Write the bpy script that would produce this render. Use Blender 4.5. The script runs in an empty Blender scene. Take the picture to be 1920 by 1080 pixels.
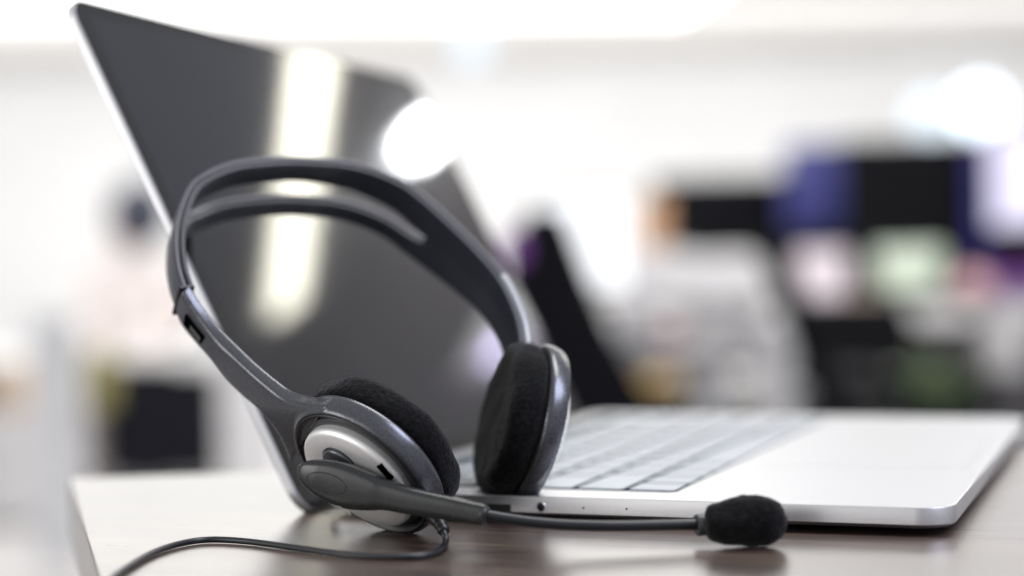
import bpy, bmesh, math, random
from mathutils import Vector, Matrix, noise
random.seed(7)
S = bpy.context.scene
COL = S.collection
MM = 0.001
# ------------------------------------------------------------------ camera
TABLE = 0.0
DECK = 0.009
FPX = 3200.5
YAW, PITCH, ROLL = 0.3627, 0.0106, -0.0207
CAM = Vector((0.27879, -0.52996, 0.07509 + DECK))
FW = Vector((-math.sin(YAW) * math.cos(PITCH), math.cos(YAW) * math.cos(PITCH), -math.sin(PITCH)))
R0 = FW.cross(Vector((0, 0, 1))).normalized()
U0 = R0.cross(FW)
RT = R0 * math.cos(ROLL) + U0 * math.sin(ROLL)
UP = -R0 * math.sin(ROLL) + U0 * math.cos(ROLL)
cd = bpy.data.cameras.new('camera')
cam = bpy.data.objects.new('camera', cd); COL.objects.link(cam)
cam.matrix_world = Matrix(((RT.x, UP.x, -FW.x, CAM.x), (RT.y, UP.y, -FW.y, CAM.y), (RT.z, UP.z, -FW.z, CAM.z), (0, 0, 0, 1)))
cd.sensor_width = 36; cd.lens = FPX / 1920 * 36
cd.clip_start = 0.02; cd.clip_end = 100
cd.dof.use_dof = True; cd.dof.focus_distance = 0.538; cd.dof.aperture_fstop = 3.25
S.camera = cam
# ------------------------------------------------------------------ world, lamps, exposure
W = bpy.data.worlds.new('World'); S.world = W; W.use_nodes = True
bgn = W.node_tree.nodes['Background']
bgn.inputs[0].default_value = (0.93, 0.95, 1.0, 1); bgn.inputs[1].default_value = 0.50
S.view_settings.view_transform = 'Standard'; S.view_settings.look = 'None'
S.view_settings.exposure = 0.0; S.view_settings.gamma = 1
S.cycles.use_denoising = True
S.cycles.max_bounces = 8; S.cycles.diffuse_bounces = 3; S.cycles.sample_clamp_indirect = 6
def area(name, loc, target, sx, sy, power, col):
    l = bpy.data.lights.new(name, 'AREA'); l.shape = 'RECTANGLE'; l.size = sx; l.size_y = sy
    l.energy = power; l.color = col
    o = bpy.data.objects.new(name, l); COL.objects.link(o); o.location = loc
    o.rotation_euler = (Vector(target) - Vector(loc)).to_track_quat('-Z', 'Y').to_euler()
    return o
area('ceiling_panel_lamp', (0.25, 0.45, 1.5), (0.1, 0, 0), 1.2, 0.5, 20, (1, .99, .97))
area('front_left_fill', (0.05 - .355 * 1.5, -.935 * 1.5, .35), (0.05, 0, 0.06), 1.0, 0.8, 3.8, (1, .98, .96))  # added area light behind the camera, brightens lid edge and ear plate
area('plate_fill', Vector((0.04, -0.02, 0.05)) - RT * 1.0 + UP * 0.2 - FW * 0.35, (0.04, -0.02, 0.03), 0.5, 0.5, 4.0, (1, .99, .97))  # added area light from the left to brighten the silver ear plate
area('lavender_fill', CAM + RT * 0.9 + UP * 0.95 + FW * 0.1, (0.08, 0, 0.05), 0.8, 0.7, 20.0, (.74, .78, 1.0))  # added area light for lavender highlights on arm edge and cup rim
area('office_fill', (-3.0, 8.6, 1.45), (-4.2, 11.8, 0.7), 13, 1.2, 190, (1, 1, 1))  # unseen area light added to brighten the back wall
area('office_fill', (-1.0, 3.6, 1.5), (-1.4, 5.5, -.3), 4, 1.0, 40, (1, 1, 1))  # second unseen fill, lighting the office from above

# ------------------------------------------------------------------ helpers
def at(px, py, d):
    return CAM + FW * d + RT * ((px - 960) / FPX * d) + UP * ((540 - py) / FPX * d)
def ray(px, py):
    return (FW + RT * ((px - 960) / FPX) + UP * ((540 - py) / FPX))
def on(px, py, z=TABLE):
    r = ray(px, py); return CAM + r * ((z - CAM.z) / r.z)
def cv(r, u, t):
    return RT * r + UP * u - FW * t
def onplane(px, py, P0, n):
    r = ray(px, py); return CAM + r * ((P0 - CAM).dot(n) / r.dot(n))
def link(name, me, mat=None, parent=None, smooth=True):
    o = bpy.data.objects.new(name, me); COL.objects.link(o)
    if mat: me.materials.append(mat)
    if smooth:
        for p in me.polygons: p.use_smooth = True
    if parent: o.parent = parent
    return o
def obj(name, bm, mat, parent=None, smooth=True):
    bmesh.ops.recalc_face_normals(bm, faces=bm.faces[:])
    me = bpy.data.meshes.new(name); bm.to_mesh(me); bm.free()
    return link(name, me, mat, parent, smooth)
def tag(o, label=None, cat=None, group=None, kind=None):
    if label: o['label'] = label
    if cat: o['category'] = cat
    if group: o['group'] = group
    if kind: o['kind'] = kind
    return o
def thing(name, label, cat, loc=(0, 0, 0), group=None, rz=0):
    o = bpy.data.objects.new(name, None); COL.objects.link(o); o.location = loc; o.rotation_euler = (0, 0, rz)
    o.empty_display_size = 0.02
    bpy.context.view_layer.update()
    return tag(o, label, cat, group)
def keep(o, parent):     # parent without moving: vertices are world coordinates
    o.parent = parent
    o.matrix_parent_inverse = parent.matrix_world.inverted()
    return o
def sub(o, lv=2):
    m = o.modifiers.new('sub', 'SUBSURF'); m.levels = lv; m.render_levels = lv; return o
def bev(o, w, seg=3, ang=35):
    m = o.modifiers.new('bev', 'BEVEL'); m.width = w; m.segments = seg; m.limit_method = 'ANGLE'; m.angle_limit = math.radians(ang)
    m.harden_normals = False; return o
def wn(o):
    m = o.modifiers.new('wn', 'WEIGHTED_NORMAL'); return o
def add_box(bm, c, s, rot=None):
    g = bmesh.ops.create_cube(bm, size=1)['verts']
    for v in g:
        v.co = Vector((v.co.x * s[0], v.co.y * s[1], v.co.z * s[2]))
        if rot: v.co = rot @ v.co
        v.co += Vector(c)
    return g
def box(name, c, s, mat, parent=None, b=0.0, rot=None):
    bm = bmesh.new(); add_box(bm, c, s, rot)
    o = obj(name, bm, mat, parent, smooth=False)
    if b: bev(o, b, 3)
    return o
def catmull(pts, n=8, closed=False):
    out = []; L = len(pts)
    rng = range(L if closed else L - 1)
    for i in rng:
        if closed: p = [pts[(i + k - 1) % L] for k in range(4)]
        else: p = [pts[max(0, i - 1)], pts[i], pts[i + 1], pts[min(L - 1, i + 2)]]
        for k in range(n):
            t = k / n
            out.append(tuple(0.5 * ((2 * b) + (-a + c) * t + (2 * a - 5 * b + 4 * c - d) * t * t + (-a + 3 * b - 3 * c + d) * t ** 3)
                             for a, b, c, d in zip(*p)))
    if not closed: out.append(tuple(pts[-1]))
    return out
def tube(bm, pts, rad, seg=16, ref=Vector((0, 0, 1)), cap=True, sq=None):
    """sweep of an ellipse; rad float / list of floats / list of (a along side, b along ref)"""
    pts = [Vector(p) for p in pts]; n = len(pts); rings = []
    for i, p in enumerate(pts):
        T = (pts[min(n - 1, i + 1)] - pts[max(0, i - 1)]).normalized()
        sd = T.cross(ref).normalized(); up = sd.cross(T).normalized()
        r = rad[i] if isinstance(rad, (list, tuple)) else rad
        a, b = r if isinstance(r, (list, tuple)) else (r, r)
        ring = []
        for k in range(seg):
            t = 2 * math.pi * k / seg; c, s = math.cos(t), math.sin(t)
            if sq:
                c = math.copysign(abs(c) ** sq, c); s = math.copysign(abs(s) ** sq, s)
            ring.append(bm.verts.new(p + sd * (a * c) + up * (b * s)))
        rings.append(ring)
    for i in range(n - 1):
        for k in range(seg):
            bm.faces.new((rings[i][k], rings[i][(k + 1) % seg], rings[i + 1][(k + 1) % seg], rings[i + 1][k]))
    if cap:
        bm.faces.new(rings[0][::-1]); bm.faces.new(rings[-1])
    return rings
def lathe(bm, prof, o, ax, seg=64, xdir=None):
    """prof: list of (radius, height along ax)"""
    ax = ax.normalized()
    x = (xdir - ax * xdir.dot(ax)).normalized() if xdir else ax.orthogonal().normalized()
    y = ax.cross(x); rings = []
    for r, h in prof:
        if r < 1e-7: rings.append([bm.verts.new(o + ax * h)])
        else: rings.append([bm.verts.new(o + ax * h + x * (r * math.cos(2 * math.pi * k / seg)) + y * (r * math.sin(2 * math.pi * k / seg))) for k in range(seg)])
    for A, B in zip(rings, rings[1:]):
        for k in range(seg):
            k2 = (k + 1) % seg
            if len(A) == 1 and len(B) == 1: continue
            if len(A) == 1: bm.faces.new((A[0], B[k], B[k2]))
            elif len(B) == 1: bm.faces.new((A[k], A[k2], B[0]))
            else: bm.faces.new((A[k], A[k2], B[k2], B[k]))
    return rings
def rpoly(x0, y0, x1, y1, r, n=10):
    pts = []
    for cx, cy, a0 in ((x1 - r, y1 - r, 0), (x0 + r, y1 - r, 90), (x0 + r, y0 + r, 180), (x1 - r, y0 + r, 270)):
        for k in range(n + 1):
            a = math.radians(a0 + 90 * k / n); pts.append((cx + r * math.cos(a), cy + r * math.sin(a)))
    return pts

# ------------------------------------------------------------------ materials
def mat(name, col, rough=0.5, metal=0.0, **kw):
    m = bpy.data.materials.new(name); m.use_nodes = True
    b = m.node_tree.nodes['Principled BSDF']
    b.inputs['Base Color'].default_value = (*col, 1); b.inputs['Roughness'].default_value = rough; b.inputs['Metallic'].default_value = metal
    for k, v in kw.items(): b.inputs[k.replace('_', ' ')].default_value = v
    return m
def nd(m, t): return m.node_tree.nodes.new(t)
def vary(m, scale=5, amt=0.15, bump=0.0, bscale=None, stretch=None, detail=4, rvar=0.0):
    nt = m.node_tree; L = nt.links; b = nt.nodes['Principled BSDF']
    tc = nd(m, 'ShaderNodeTexCoord'); mp = nd(m, 'ShaderNodeMapping'); L.new(tc.outputs['Object'], mp.inputs[0])
    if stretch: mp.inputs['Scale'].default_value = stretch
    nz = nd(m, 'ShaderNodeTexNoise'); nz.inputs['Scale'].default_value = scale; nz.inputs['Detail'].default_value = detail
    L.new(mp.outputs[0], nz.inputs[0])
    if amt:
        c = b.inputs['Base Color'].default_value[:3]
        rp = nd(m, 'ShaderNodeValToRGB'); rp.color_ramp.elements[0].position = 0.3; rp.color_ramp.elements[1].position = 0.7
        rp.color_ramp.elements[0].color = (*[v * (1 - amt) for v in c], 1); rp.color_ramp.elements[1].color = (*[min(1, v * (1 + amt)) for v in c], 1)
        L.new(nz.outputs[0], rp.inputs[0]); L.new(rp.outputs[0], b.inputs['Base Color'])
    if rvar:
        r0 = b.inputs['Roughness'].default_value
        mr = nd(m, 'ShaderNodeMapRange'); mr.inputs['To Min'].default_value = max(0, r0 - rvar); mr.inputs['To Max'].default_value = r0 + rvar
        L.new(nz.outputs[0], mr.inputs[0]); L.new(mr.outputs[0], b.inputs['Roughness'])
    if bump:
        n2 = nd(m, 'ShaderNodeTexNoise'); n2.inputs['Scale'].default_value = bscale or scale; n2.inputs['Detail'].default_value = 3
        L.new(mp.outputs[0], n2.inputs[0])
        bp = nd(m, 'ShaderNodeBump'); bp.inputs['Strength'].default_value = 1; bp.inputs['Distance'].default_value = bump
        L.new(n2.outputs[0], bp.inputs['Height']); L.new(bp.outputs[0], b.inputs['Normal'])
    return m
def emit(name, col, st):
    m = mat(name, (0.02, 0.02, 0.02), 0.5); b = m.node_tree.nodes['Principled BSDF']
    b.inputs['Emission Color'].default_value = (*col, 1); b.inputs['Emission Strength'].default_value = st
    return m
M = {}
M['grey'] = vary(mat('gunmetal_paint', (0.085, 0.087, 0.096), 0.28, 0.65, Coat_Weight=0.25, Coat_Roughness=0.22), 2000, 0.24, 0.00001, 2200, rvar=0.05)
M['band'] = vary(mat('band_paint', (0.06, 0.06, 0.072), 0.34, 0.5), 2600, 0.2, 0.00001, 2200, rvar=0.05)
M['slider_highlight'] = vary(mat('slider_highlight_paint', (0.3, 0.31, 0.33), 0.35, 0.6), 2600, 0.1, 0.00001, 2200)  # light grey slider edge, its bright highlight put into the colour
M['liner'] = vary(mat('liner_plastic', (0.026, 0.028, 0.036), 0.42, 0.2), 2600, 0.2, 0.00001, 2200)
M['dgrey'] = vary(mat('dark_grey_plastic', (0.05, 0.052, 0.058), 0.38), 1800, 0.15, 0.000012, 2400, rvar=0.05)
M['boom'] = vary(mat('charcoal_plastic', (0.032, 0.033, 0.032), 0.27, 0.3), 2400, 0.2, 0.00001, 2600, rvar=0.05)
M['navy'] = vary(mat('band_liner_rubber', (0.012, 0.014, 0.02), 0.55), 900, 0.15, 0.00001, 1500)
M['silver'] = vary(mat('brushed_silver', (0.95, 0.945, 0.93), 0.46, 0.75), 2600, 0.05, 0.000004, 2500)
M['black'] = vary(mat('black_plastic', (0.006, 0.006, 0.007), 0.42), 1500, 0.2)
M['void'] = mat('dark_recess', (0.0015, 0.0015, 0.002), 0.9, Specular_IOR_Level=0.0)
M['cable'] = vary(mat('cable_rubber', (0.005, 0.0055, 0.008), 0.42), 900, 0.2, 0.000006, 1600)
M['foam'] = vary(mat('foam', (0.0055, 0.0055, 0.006), 0.95, Sheen_Weight=0.12, Sheen_Roughness=0.4), 700, 0.7, 0.0006, 1100)
M['foam'].node_tree.nodes['Principled BSDF'].inputs['Specular IOR Level'].default_value = 0.1
M['alu'] = vary(mat('anodised_aluminium', (0.62, 0.62, 0.635), 0.38, 1.0), 1800, 0.02, 0.000004, 2800)
M['lid'] = vary(mat('lid_aluminium', (0.62, 0.62, 0.63), 0.5, 0.9), 1800, 0.02)
M['aluside'] = vary(mat('anodised_aluminium_side', (0.62, 0.61, 0.615), 0.4, 1.0), 2200, 0.06, 0.000006, 2600)
M['key'] = vary(mat('pale_key_sheen', (0.36, 0.38, 0.39), 0.42), 700, 0.04)  # grazing reflection on black keys, put into the pale top colour
M['keygap'] = vary(mat('key_well', (0.008, 0.03, 0.038), 0.6, Specular_IOR_Level=0.0), 700, 0.1)
M['glass'] = vary(mat('screen_glass', (0.007, 0.007, 0.011), 0.05, Coat_Weight=0.0), 30, 0.1)
M['glass'].node_tree.nodes['Principled BSDF'].inputs['IOR'].default_value = 1.56
M['bezel'] = mat('bezel_glass', (0.003, 0.003, 0.004), 0.06)
M['wall'] = vary(mat('white_wall', (0.84, 0.84, 0.84), 0.85), 1.5, 0.03)
M['ceil'] = vary(mat('white_ceiling', (0.86, 0.85, 0.83), 0.9), 1.5, 0.03)
M['floor'] = vary(mat('pale_floor', (0.6, 0.58, 0.58), 0.35), 2, 0.1)
def wood():
    m = mat('walnut_tabletop', (0.1, 0.06, 0.045), 0.3, Coat_Weight=1.0, Coat_Roughness=0.33, Coat_IOR=1.6, Specular_IOR_Level=0.6)
    nt = m.node_tree; L = nt.links; b = nt.nodes['Principled BSDF']
    tc = nd(m, 'ShaderNodeTexCoord'); mp = nd(m, 'ShaderNodeMapping'); L.new(tc.outputs['Object'], mp.inputs[0])
    mp.inputs['Rotation'].default_value = (0, 0, math.radians(9)); mp.inputs['Scale'].default_value = (14, 420, 14)
    n1 = nd(m, 'ShaderNodeTexNoise'); n1.inputs['Scale'].default_value = 1.0; n1.inputs['Detail'].default_value = 7; n1.inputs['Distortion'].default_value = 0.8
    L.new(mp.outputs[0], n1.inputs[0])
    mp2 = nd(m, 'ShaderNodeMapping'); L.new(tc.outputs['Object'], mp2.inputs[0]); mp2.inputs['Scale'].default_value = (5, 60, 5); mp2.inputs['Rotation'].default_value = (0, 0, math.radians(9))
    n2 = nd(m, 'ShaderNodeTexNoise'); n2.inputs['Scale'].default_value = 1.0; n2.inputs['Detail'].default_value = 5; L.new(mp2.outputs[0], n2.inputs[0])
    mx = nd(m, 'ShaderNodeMath'); mx.operation = 'MULTIPLY_ADD'; mx.inputs[1].default_value = 0.6; L.new(n1.outputs[0], mx.inputs[0])
    m3 = nd(m, 'ShaderNodeMath'); m3.operation = 'MULTIPLY'; m3.inputs[1].default_value = 0.4; L.new(n2.outputs[0], m3.inputs[0]); L.new(m3.outputs[0], mx.inputs[2])
    rp = nd(m, 'ShaderNodeValToRGB'); e = rp.color_ramp.elements
    e[0].position = 0.36; e[0].color = (0.014, 0.007, 0.005, 1); e[1].position = 0.66; e[1].color = (0.14, 0.09, 0.062, 1)
    x = e.new(0.5); x.color = (0.05, 0.03, 0.021, 1)
    L.new(mx.outputs[0], rp.inputs[0]); L.new(rp.outputs[0], b.inputs['Base Color'])
    bp = nd(m, 'ShaderNodeBump'); bp.inputs['Distance'].default_value = 0.00003; L.new(n1.outputs[0], bp.inputs['Height']); L.new(bp.outputs[0], b.inputs['Normal'])
    mr = nd(m, 'ShaderNodeMapRange'); mr.inputs['To Min'].default_value = 0.2; mr.inputs['To Max'].default_value = 0.42
    L.new(n1.outputs[0], mr.inputs[0]); L.new(mr.outputs[0], b.inputs['Roughness'])
    return m
M['wood'] = wood()
def flat(name, col, rough=0.6, **k): return vary(mat(name, col, rough, **k), 12, 0.12)

# ------------------------------------------------------------------ setting
FLOOR = -0.72
CEIL = 1.58
def world_quad(name, mat_, c, u, v, thick):
    bm = bmesh.new(); c = Vector(c); u = Vector(u); v = Vector(v); n = u.cross(v).normalized() * thick
    vs = [bm.verts.new(c + a * u + b * v + k * n) for k in (0, 1) for a, b in ((-1, -1), (1, -1), (1, 1), (-1, 1))]
    for f in ((0, 1, 2, 3), (7, 6, 5, 4), (0, 4, 5, 1), (1, 5, 6, 2), (2, 6, 7, 3), (3, 7, 4, 0)): bm.faces.new([vs[i] for i in f])
    return tag(obj(name, bm, mat_, None, False), kind='structure')
FH = Vector((FW.x, FW.y, 0)).normalized(); RH = Vector((FH.y, -FH.x, 0))
world_quad('floor', M['floor'], Vector((0, 5, FLOOR)), Vector((11, 0, 0)), Vector((0, 9, 0)), -0.05)
cw = CAM + FH * 12.5; cw.z = (FLOOR + CEIL) / 2
world_quad('back_wall', M['wall'], cw, RH * 9, Vector((0, 0, (CEIL - FLOOR) / 2)), -0.1)
cc = CAM + FH * 8 ; cc.z = CEIL + 0.01
world_quad('ceiling', M['ceil'], cc, RH * 9, FH * 4.6, 0.1)

# ------------------------------------------------------------------ table
P1 = on(128, 896); P2 = on(470, 884); P3 = on(184, 1079)
ef = (P2 - P1).normalized(); el = (P3 - P1).normalized()
bm = bmesh.new()
cs = [P1, P1 + el * 0.62, P1 + el * 0.62 + ef * 1.5, P1 + ef * 1.5]
vt = [bm.verts.new(Vector((p.x, p.y, TABLE))) for p in cs]; vb = [bm.verts.new(Vector((p.x, p.y, TABLE - 0.025))) for p in cs]
bm.faces.new(vt); bm.faces.new(vb[::-1])
for i in range(4): bm.faces.new((vt[i], vb[i], vb[(i + 1) % 4], vt[(i + 1) % 4]))
tb = thing('table', 'dark wood table whose glossy top carries the open laptop and the headset', 'table', (0, 0, 0))
o = obj('tabletop', bm, M['wood'], tb, False); bev(o, 0.0012, 3)
for q, (a, b) in enumerate(((0.05, 0.05), (0.57, 0.05), (0.05, 1.44), (0.57, 1.44))):
    p = P1 + el * a + ef * b
    box('leg', (p.x, p.y, (FLOOR - 0.0255) / 2), (0.05, 0.05, -FLOOR - 0.0255), M['black'], tb, 0.002)

# ------------------------------------------------------------------ laptop
D, WD = 0.219, 0.314
XB = 0.004
lap = thing('laptop', 'open silver laptop with black glossy screen and keys tinted with pale sheen on the wood table', 'laptop', (0, 0, 0))
def slab(name, outline_fn, levels, mat_, parent, capt=True, capb=True):
    bm = bmesh.new(); rings = []
    for z, off in levels: rings.append([bm.verts.new((x, y, z)) for x, y in outline_fn(off)])
    n = len(rings[0])
    for A, B in zip(rings, rings[1:]):
        for k in range(n): bm.faces.new((A[k], A[(k + 1) % n], B[(k + 1) % n], B[k]))
    if capb: bm.faces.new(rings[0][::-1])
    if capt: bm.faces.new(rings[-1])
    o = obj(name, bm, mat_, parent)
    for p in o.data.polygons:
        if abs(p.normal.z) > .999: p.use_smooth = False
    return o
# base body with a rectangular hole in the top for the keyboard well
KX1 = 0.1257 + 0.0015; KX0 = 0.016; KY0 = 0.0185; KY1 = WD - KY0
body_out = lambda off: rpoly(XB + off, off, D - off, WD - off, 0.0115 - off * .6, 12)
bm = bmesh.new()
lv = [(0.0016, 0.012), (0.0017, 0.006), (0.0022, 0.0022), (0.003, 0.0006), (0.0036, 0.0), (DECK - 0.0005, 0.0), (DECK - 0.00015, 0.00015), (DECK, 0.0006)]
rings = []
for z, off in lv: rings.append([bm.verts.new((x, y, z)) for x, y in body_out(off)])
n = len(rings[0])
for A, B in zip(rings, rings[1:]):
    for k in range(n): bm.faces.new((A[k], A[(k + 1) % n], B[(k + 1) % n], B[k]))
bm.faces.new(rings[0][::-1])
# top face: inner ring (well), bridged
inn = rpoly(KX0, KY0, KX1, KY1, 0.0025, 12)
it = [bm.verts.new((x, y, DECK)) for x, y in inn]; ib = [bm.verts.new((x, y, DECK - 0.0011)) for x, y in inn]
for k in range(n):
    k2 = (k + 1) % n
    bm.faces.new((rings[-1][k], rings[-1][k2], it[k2], it[k])); bm.faces.new((it[k], it[k2], ib[k2], ib[k]))
body = obj('body', bm, M['aluside'], lap, True)
body.data.materials.append(M['alu'])
for p in body.data.polygons:
    if p.normal.z > 0.75: p.material_index = 1
    if p.normal.z > 0.9999: p.use_smooth = False
m = body.modifiers.new('es', 'EDGE_SPLIT'); m.split_angle = math.radians(40)
slab('bottom_panel', lambda off: rpoly(XB + 0.014 + off, 0.014 + off, D - 0.014 - off, WD - 0.014 - off, 0.01, 8), [(0.0009, 0.001), (0.00155, 0)], M['dgrey'], body)
for x, y in ((0.012, 0.03), (0.19, 0.03), (0.012, WD - 0.03), (0.19, WD - 0.03)):
    bm = bmesh.new(); lathe(bm, [(0, 0), (0.006, 0), (0.0065, 0.0009), (0, 0.0009)], Vector((x, y, 0)), Vector((0, 0, 1)), 24)
    obj('rubber_foot', bm, M['black'], body)
slab('keyboard_well', lambda off: rpoly(KX0 + .0001, KY0 + .0001, KX1 - .0001, KY1 - .0001, 0.0025, 6), [(DECK - 0.0016, 0), (DECK - 0.00105, 0)], M['keygap'], lap)
# keys: rows along X, widths along Y
pitch = 0.01825
rowx = [KX1 - 0.0007 - 0.0166 / 2 - i * pitch for i in range(5)]
kw_ = (KY1 - KY0)
rows = [
    [1, 1, 1, 1.25, 5.0, 1.25, 1, .95, .95, .95],
    [2.28] + [1] * 10 + [2.28],
    [1.78] + [1] * 11 + [1.78],
    [1.5] + [1] * 12 + [1.0],
    [1] * 13 + [1.5]]
def keycap(x0, x1, y0, y1):
    bm = bmesh.new(); zs = [(DECK - 0.00104, 0.0), (DECK + 0.00035, 0.0), (DECK + 0.00045, 0.00015)]
    rg = []
    for z, off in zs: rg.append([bm.verts.new((x, y, z)) for x, y in rpoly(x0 + off, y0 + off, x1 - off, y1 - off, 0.0014, 5)])
    n = len(rg[0])
    for A, B in zip(rg, rg[1:]):
        for k in range(n): bm.faces.new((A[k], A[(k + 1) % n], B[(k + 1) % n], B[k]))
    bm.faces.new(rg[-1])
    o = obj('key', bm, M['key'], lap, True)
    o.data.materials.append(M['keygap'])
    for p in o.data.polygons: p.material_index = 0 if p.normal.z > .5 else 1
    m = o.modifiers.new('es', 'EDGE_SPLIT'); m.split_angle = math.radians(30)
for i, row in enumerate(rows):
    tot = sum(row); usable = kw_ - 0.0014; y = KY0 + 0.0007
    for wdt in row:
        w_ = wdt / tot * usable
        keycap(rowx[i] - 0.0080, rowx[i] + 0.0081, y + 0.0011, y + w_ - 0.0011); y += w_
y = KY0 + 0.0007; xr = rowx[4] - 0.0083 - 0.0018 - 0.0045
for k in range(14):
    w_ = (kw_ - 0.0014) / 14; keycap(xr - 0.0045, xr + 0.0045, y + 0.0011, y + w_ - 0.0011); y += w_
# trackpad
slab('trackpad', lambda off: rpoly(0.1365 + off, 0.103 + off, D - 0.007 - off, 0.211 - off, 0.003, 6), [(DECK + 0.00004, 0), (DECK + 0.00012, 0.0002)], M['alu'], lap)
# jack, microphones, port on the near side
def side_disc(name, px, py, r, m_, ring=False):
    p = onplane(px, py, Vector((0, 0, 0)), Vector((0, 1, 0))); p.y = -0.00006
    bm = bmesh.new(); lathe(bm, [(0, 0), (r * .93, 0), (r, 0.0001), (r, 0.0003), (0, 0.0003)], p + Vector((0, 0.0001, 0)), Vector((0, -1, 0)), 24)
    return obj(name, bm, m_, lap)
jk = side_disc('headphone_jack', 1015, 950, 0.00165, M['aluside']); p = onplane(1015, 950, Vector((0, 0, 0)), Vector((0, 1, 0)))
bm = bmesh.new(); lathe(bm, [(0, 0), (0.00125, 0), (0.00125, 0.00035), (0, 0.00035)], Vector((p.x, -0.00001, p.z)), Vector((0, -1, 0)), 24); obj('jack_hole', bm, M['black'], jk)
side_disc('microphone_hole', 1094, 952, 0.00032, M['black']); side_disc('microphone_hole', 1175, 954, 0.00032, M['black'])
p = onplane(935, 952, Vector((0, 0, 0)), Vector((0, 1, 0)))
box('charging_port', (p.x, 0.0001, p.z), (0.0088, 0.0005, 0.0026), M['black'], lap, 0.0002)
# lid
AL = 0.4671; LL = 0.2104
LO = Vector((-0.00062, 0, DECK - 0.00886)) + Vector((0, 0, 0.0004))
sx = Vector((-math.sin(AL), 0, math.cos(AL))); sn = Vector((math.cos(AL), 0, math.sin(AL)))   # up along lid, screen normal
def lidP(u, y, h): return LO + sx * u + Vector((0, y, 0)) + sn * h
def lid_slab(name, u0, u1, y0, y1, r, levels, m_, parent):
    bm = bmesh.new(); rg = []
    for h, off in levels: rg.append([bm.verts.new(lidP(u, y, h)) for u, y in rpoly(u0 + off, y0 + off, u1 - off, y1 - off, r, 12)])
    n = len(rg[0])
    for A, B in zip(rg, rg[1:]):
        for k in range(n): bm.faces.new((A[k], A[(k + 1) % n], B[(k + 1) % n], B[k]))
    bm.faces.new(rg[0][::-1]); bm.faces.new(rg[-1])
    o = obj(name, bm, m_, parent)
    for p in o.data.polygons:
        if abs(p.normal.dot(sn)) > .99: p.use_smooth = False
    m = o.modifiers.new('es', 'EDGE_SPLIT'); m.split_angle = math.radians(35); return o
lid = lid_slab('lid', 0, LL, 0, WD, 0.0105, [(-0.0044, 0.003), (-0.0043, 0.0012), (-0.0038, 0.0002), (-0.0034, 0), (-0.0006, 0), (-0.0003, 0.0002)], M['lid'], lap)
lid_slab('screen_bezel', 0.0005, LL - 0.0007, 0.0007, WD - 0.0007, 0.0098, [(-0.00032, 0), (0.0, 0), (0.0001, 0.0002)], M['bezel'], lid)
lid_slab('screen', 0.014, LL - 0.0075, 0.0085, WD - 0.0085, 0.001, [(0.00011, 0), (0.00014, 0.00005)], M['glass'], lid)
# bezel and display form one glass plane
bm = bmesh.new(); tube(bm, [Vector((XB + 0.003, 0.03, DECK - 0.0032)), Vector((XB + 0.003, WD - 0.03, DECK - 0.0032))], 0.003, 20)
obj('hinge', bm, M['black'], lap)

# ------------------------------------------------------------------ headset
hs = thing('headset', 'grey headset with black foam cushions and boom microphone leaning on the laptop', 'headset', (on(760, 1000).x, on(760, 1000).y, 0))
def hobj(name, bm, m_, parent=None, smooth=True):
    o = obj(name, bm, m_, None, smooth); keep(o, parent or hs); return o
# -- band plane
WB = cv(-.30, -.62, -.73).normalized()         # from the front edge of the band to its back edge
PREF = at(700, 865, 0.548)
front_px = [(349, 538), (337, 500), (332, 450), (338, 402), (360, 350), (393, 325), (437, 308), (487, 300.5), (545, 297), (600, 299), (645, 303), (698, 315), (757, 340), (797, 369), (842, 409), (889, 455), (935, 506), (963, 553), (982, 602), (990, 652)]
fp = [onplane(x, y, PREF, WB) for x, y in front_px]
path = [Vector(p) for p in catmull([tuple(p) for p in fp], 5)]
N = len(path)
def smooth01(a, b, x):
    t = max(0, min(1, (x - a) / (b - a))); return t * t * (3 - 2 * t)
cen = sum(path, Vector()) / N
def frame(i):
    T = (path[min(N - 1, i + 2)] - path[max(0, i - 2)]).normalized()
    O = T.cross(WB).normalized()
    # outward = away from the middle of the loop
    if O.dot(path[i] - cen) < 0: O = -O
    return T, O
def bw(s):   # band width along the path (0..1)
    return 0.0135 + 0.0155 * smooth01(0.02, 0.3, s) * (1 - 0.75 * smooth01(0.66, 0.98, s))
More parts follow.
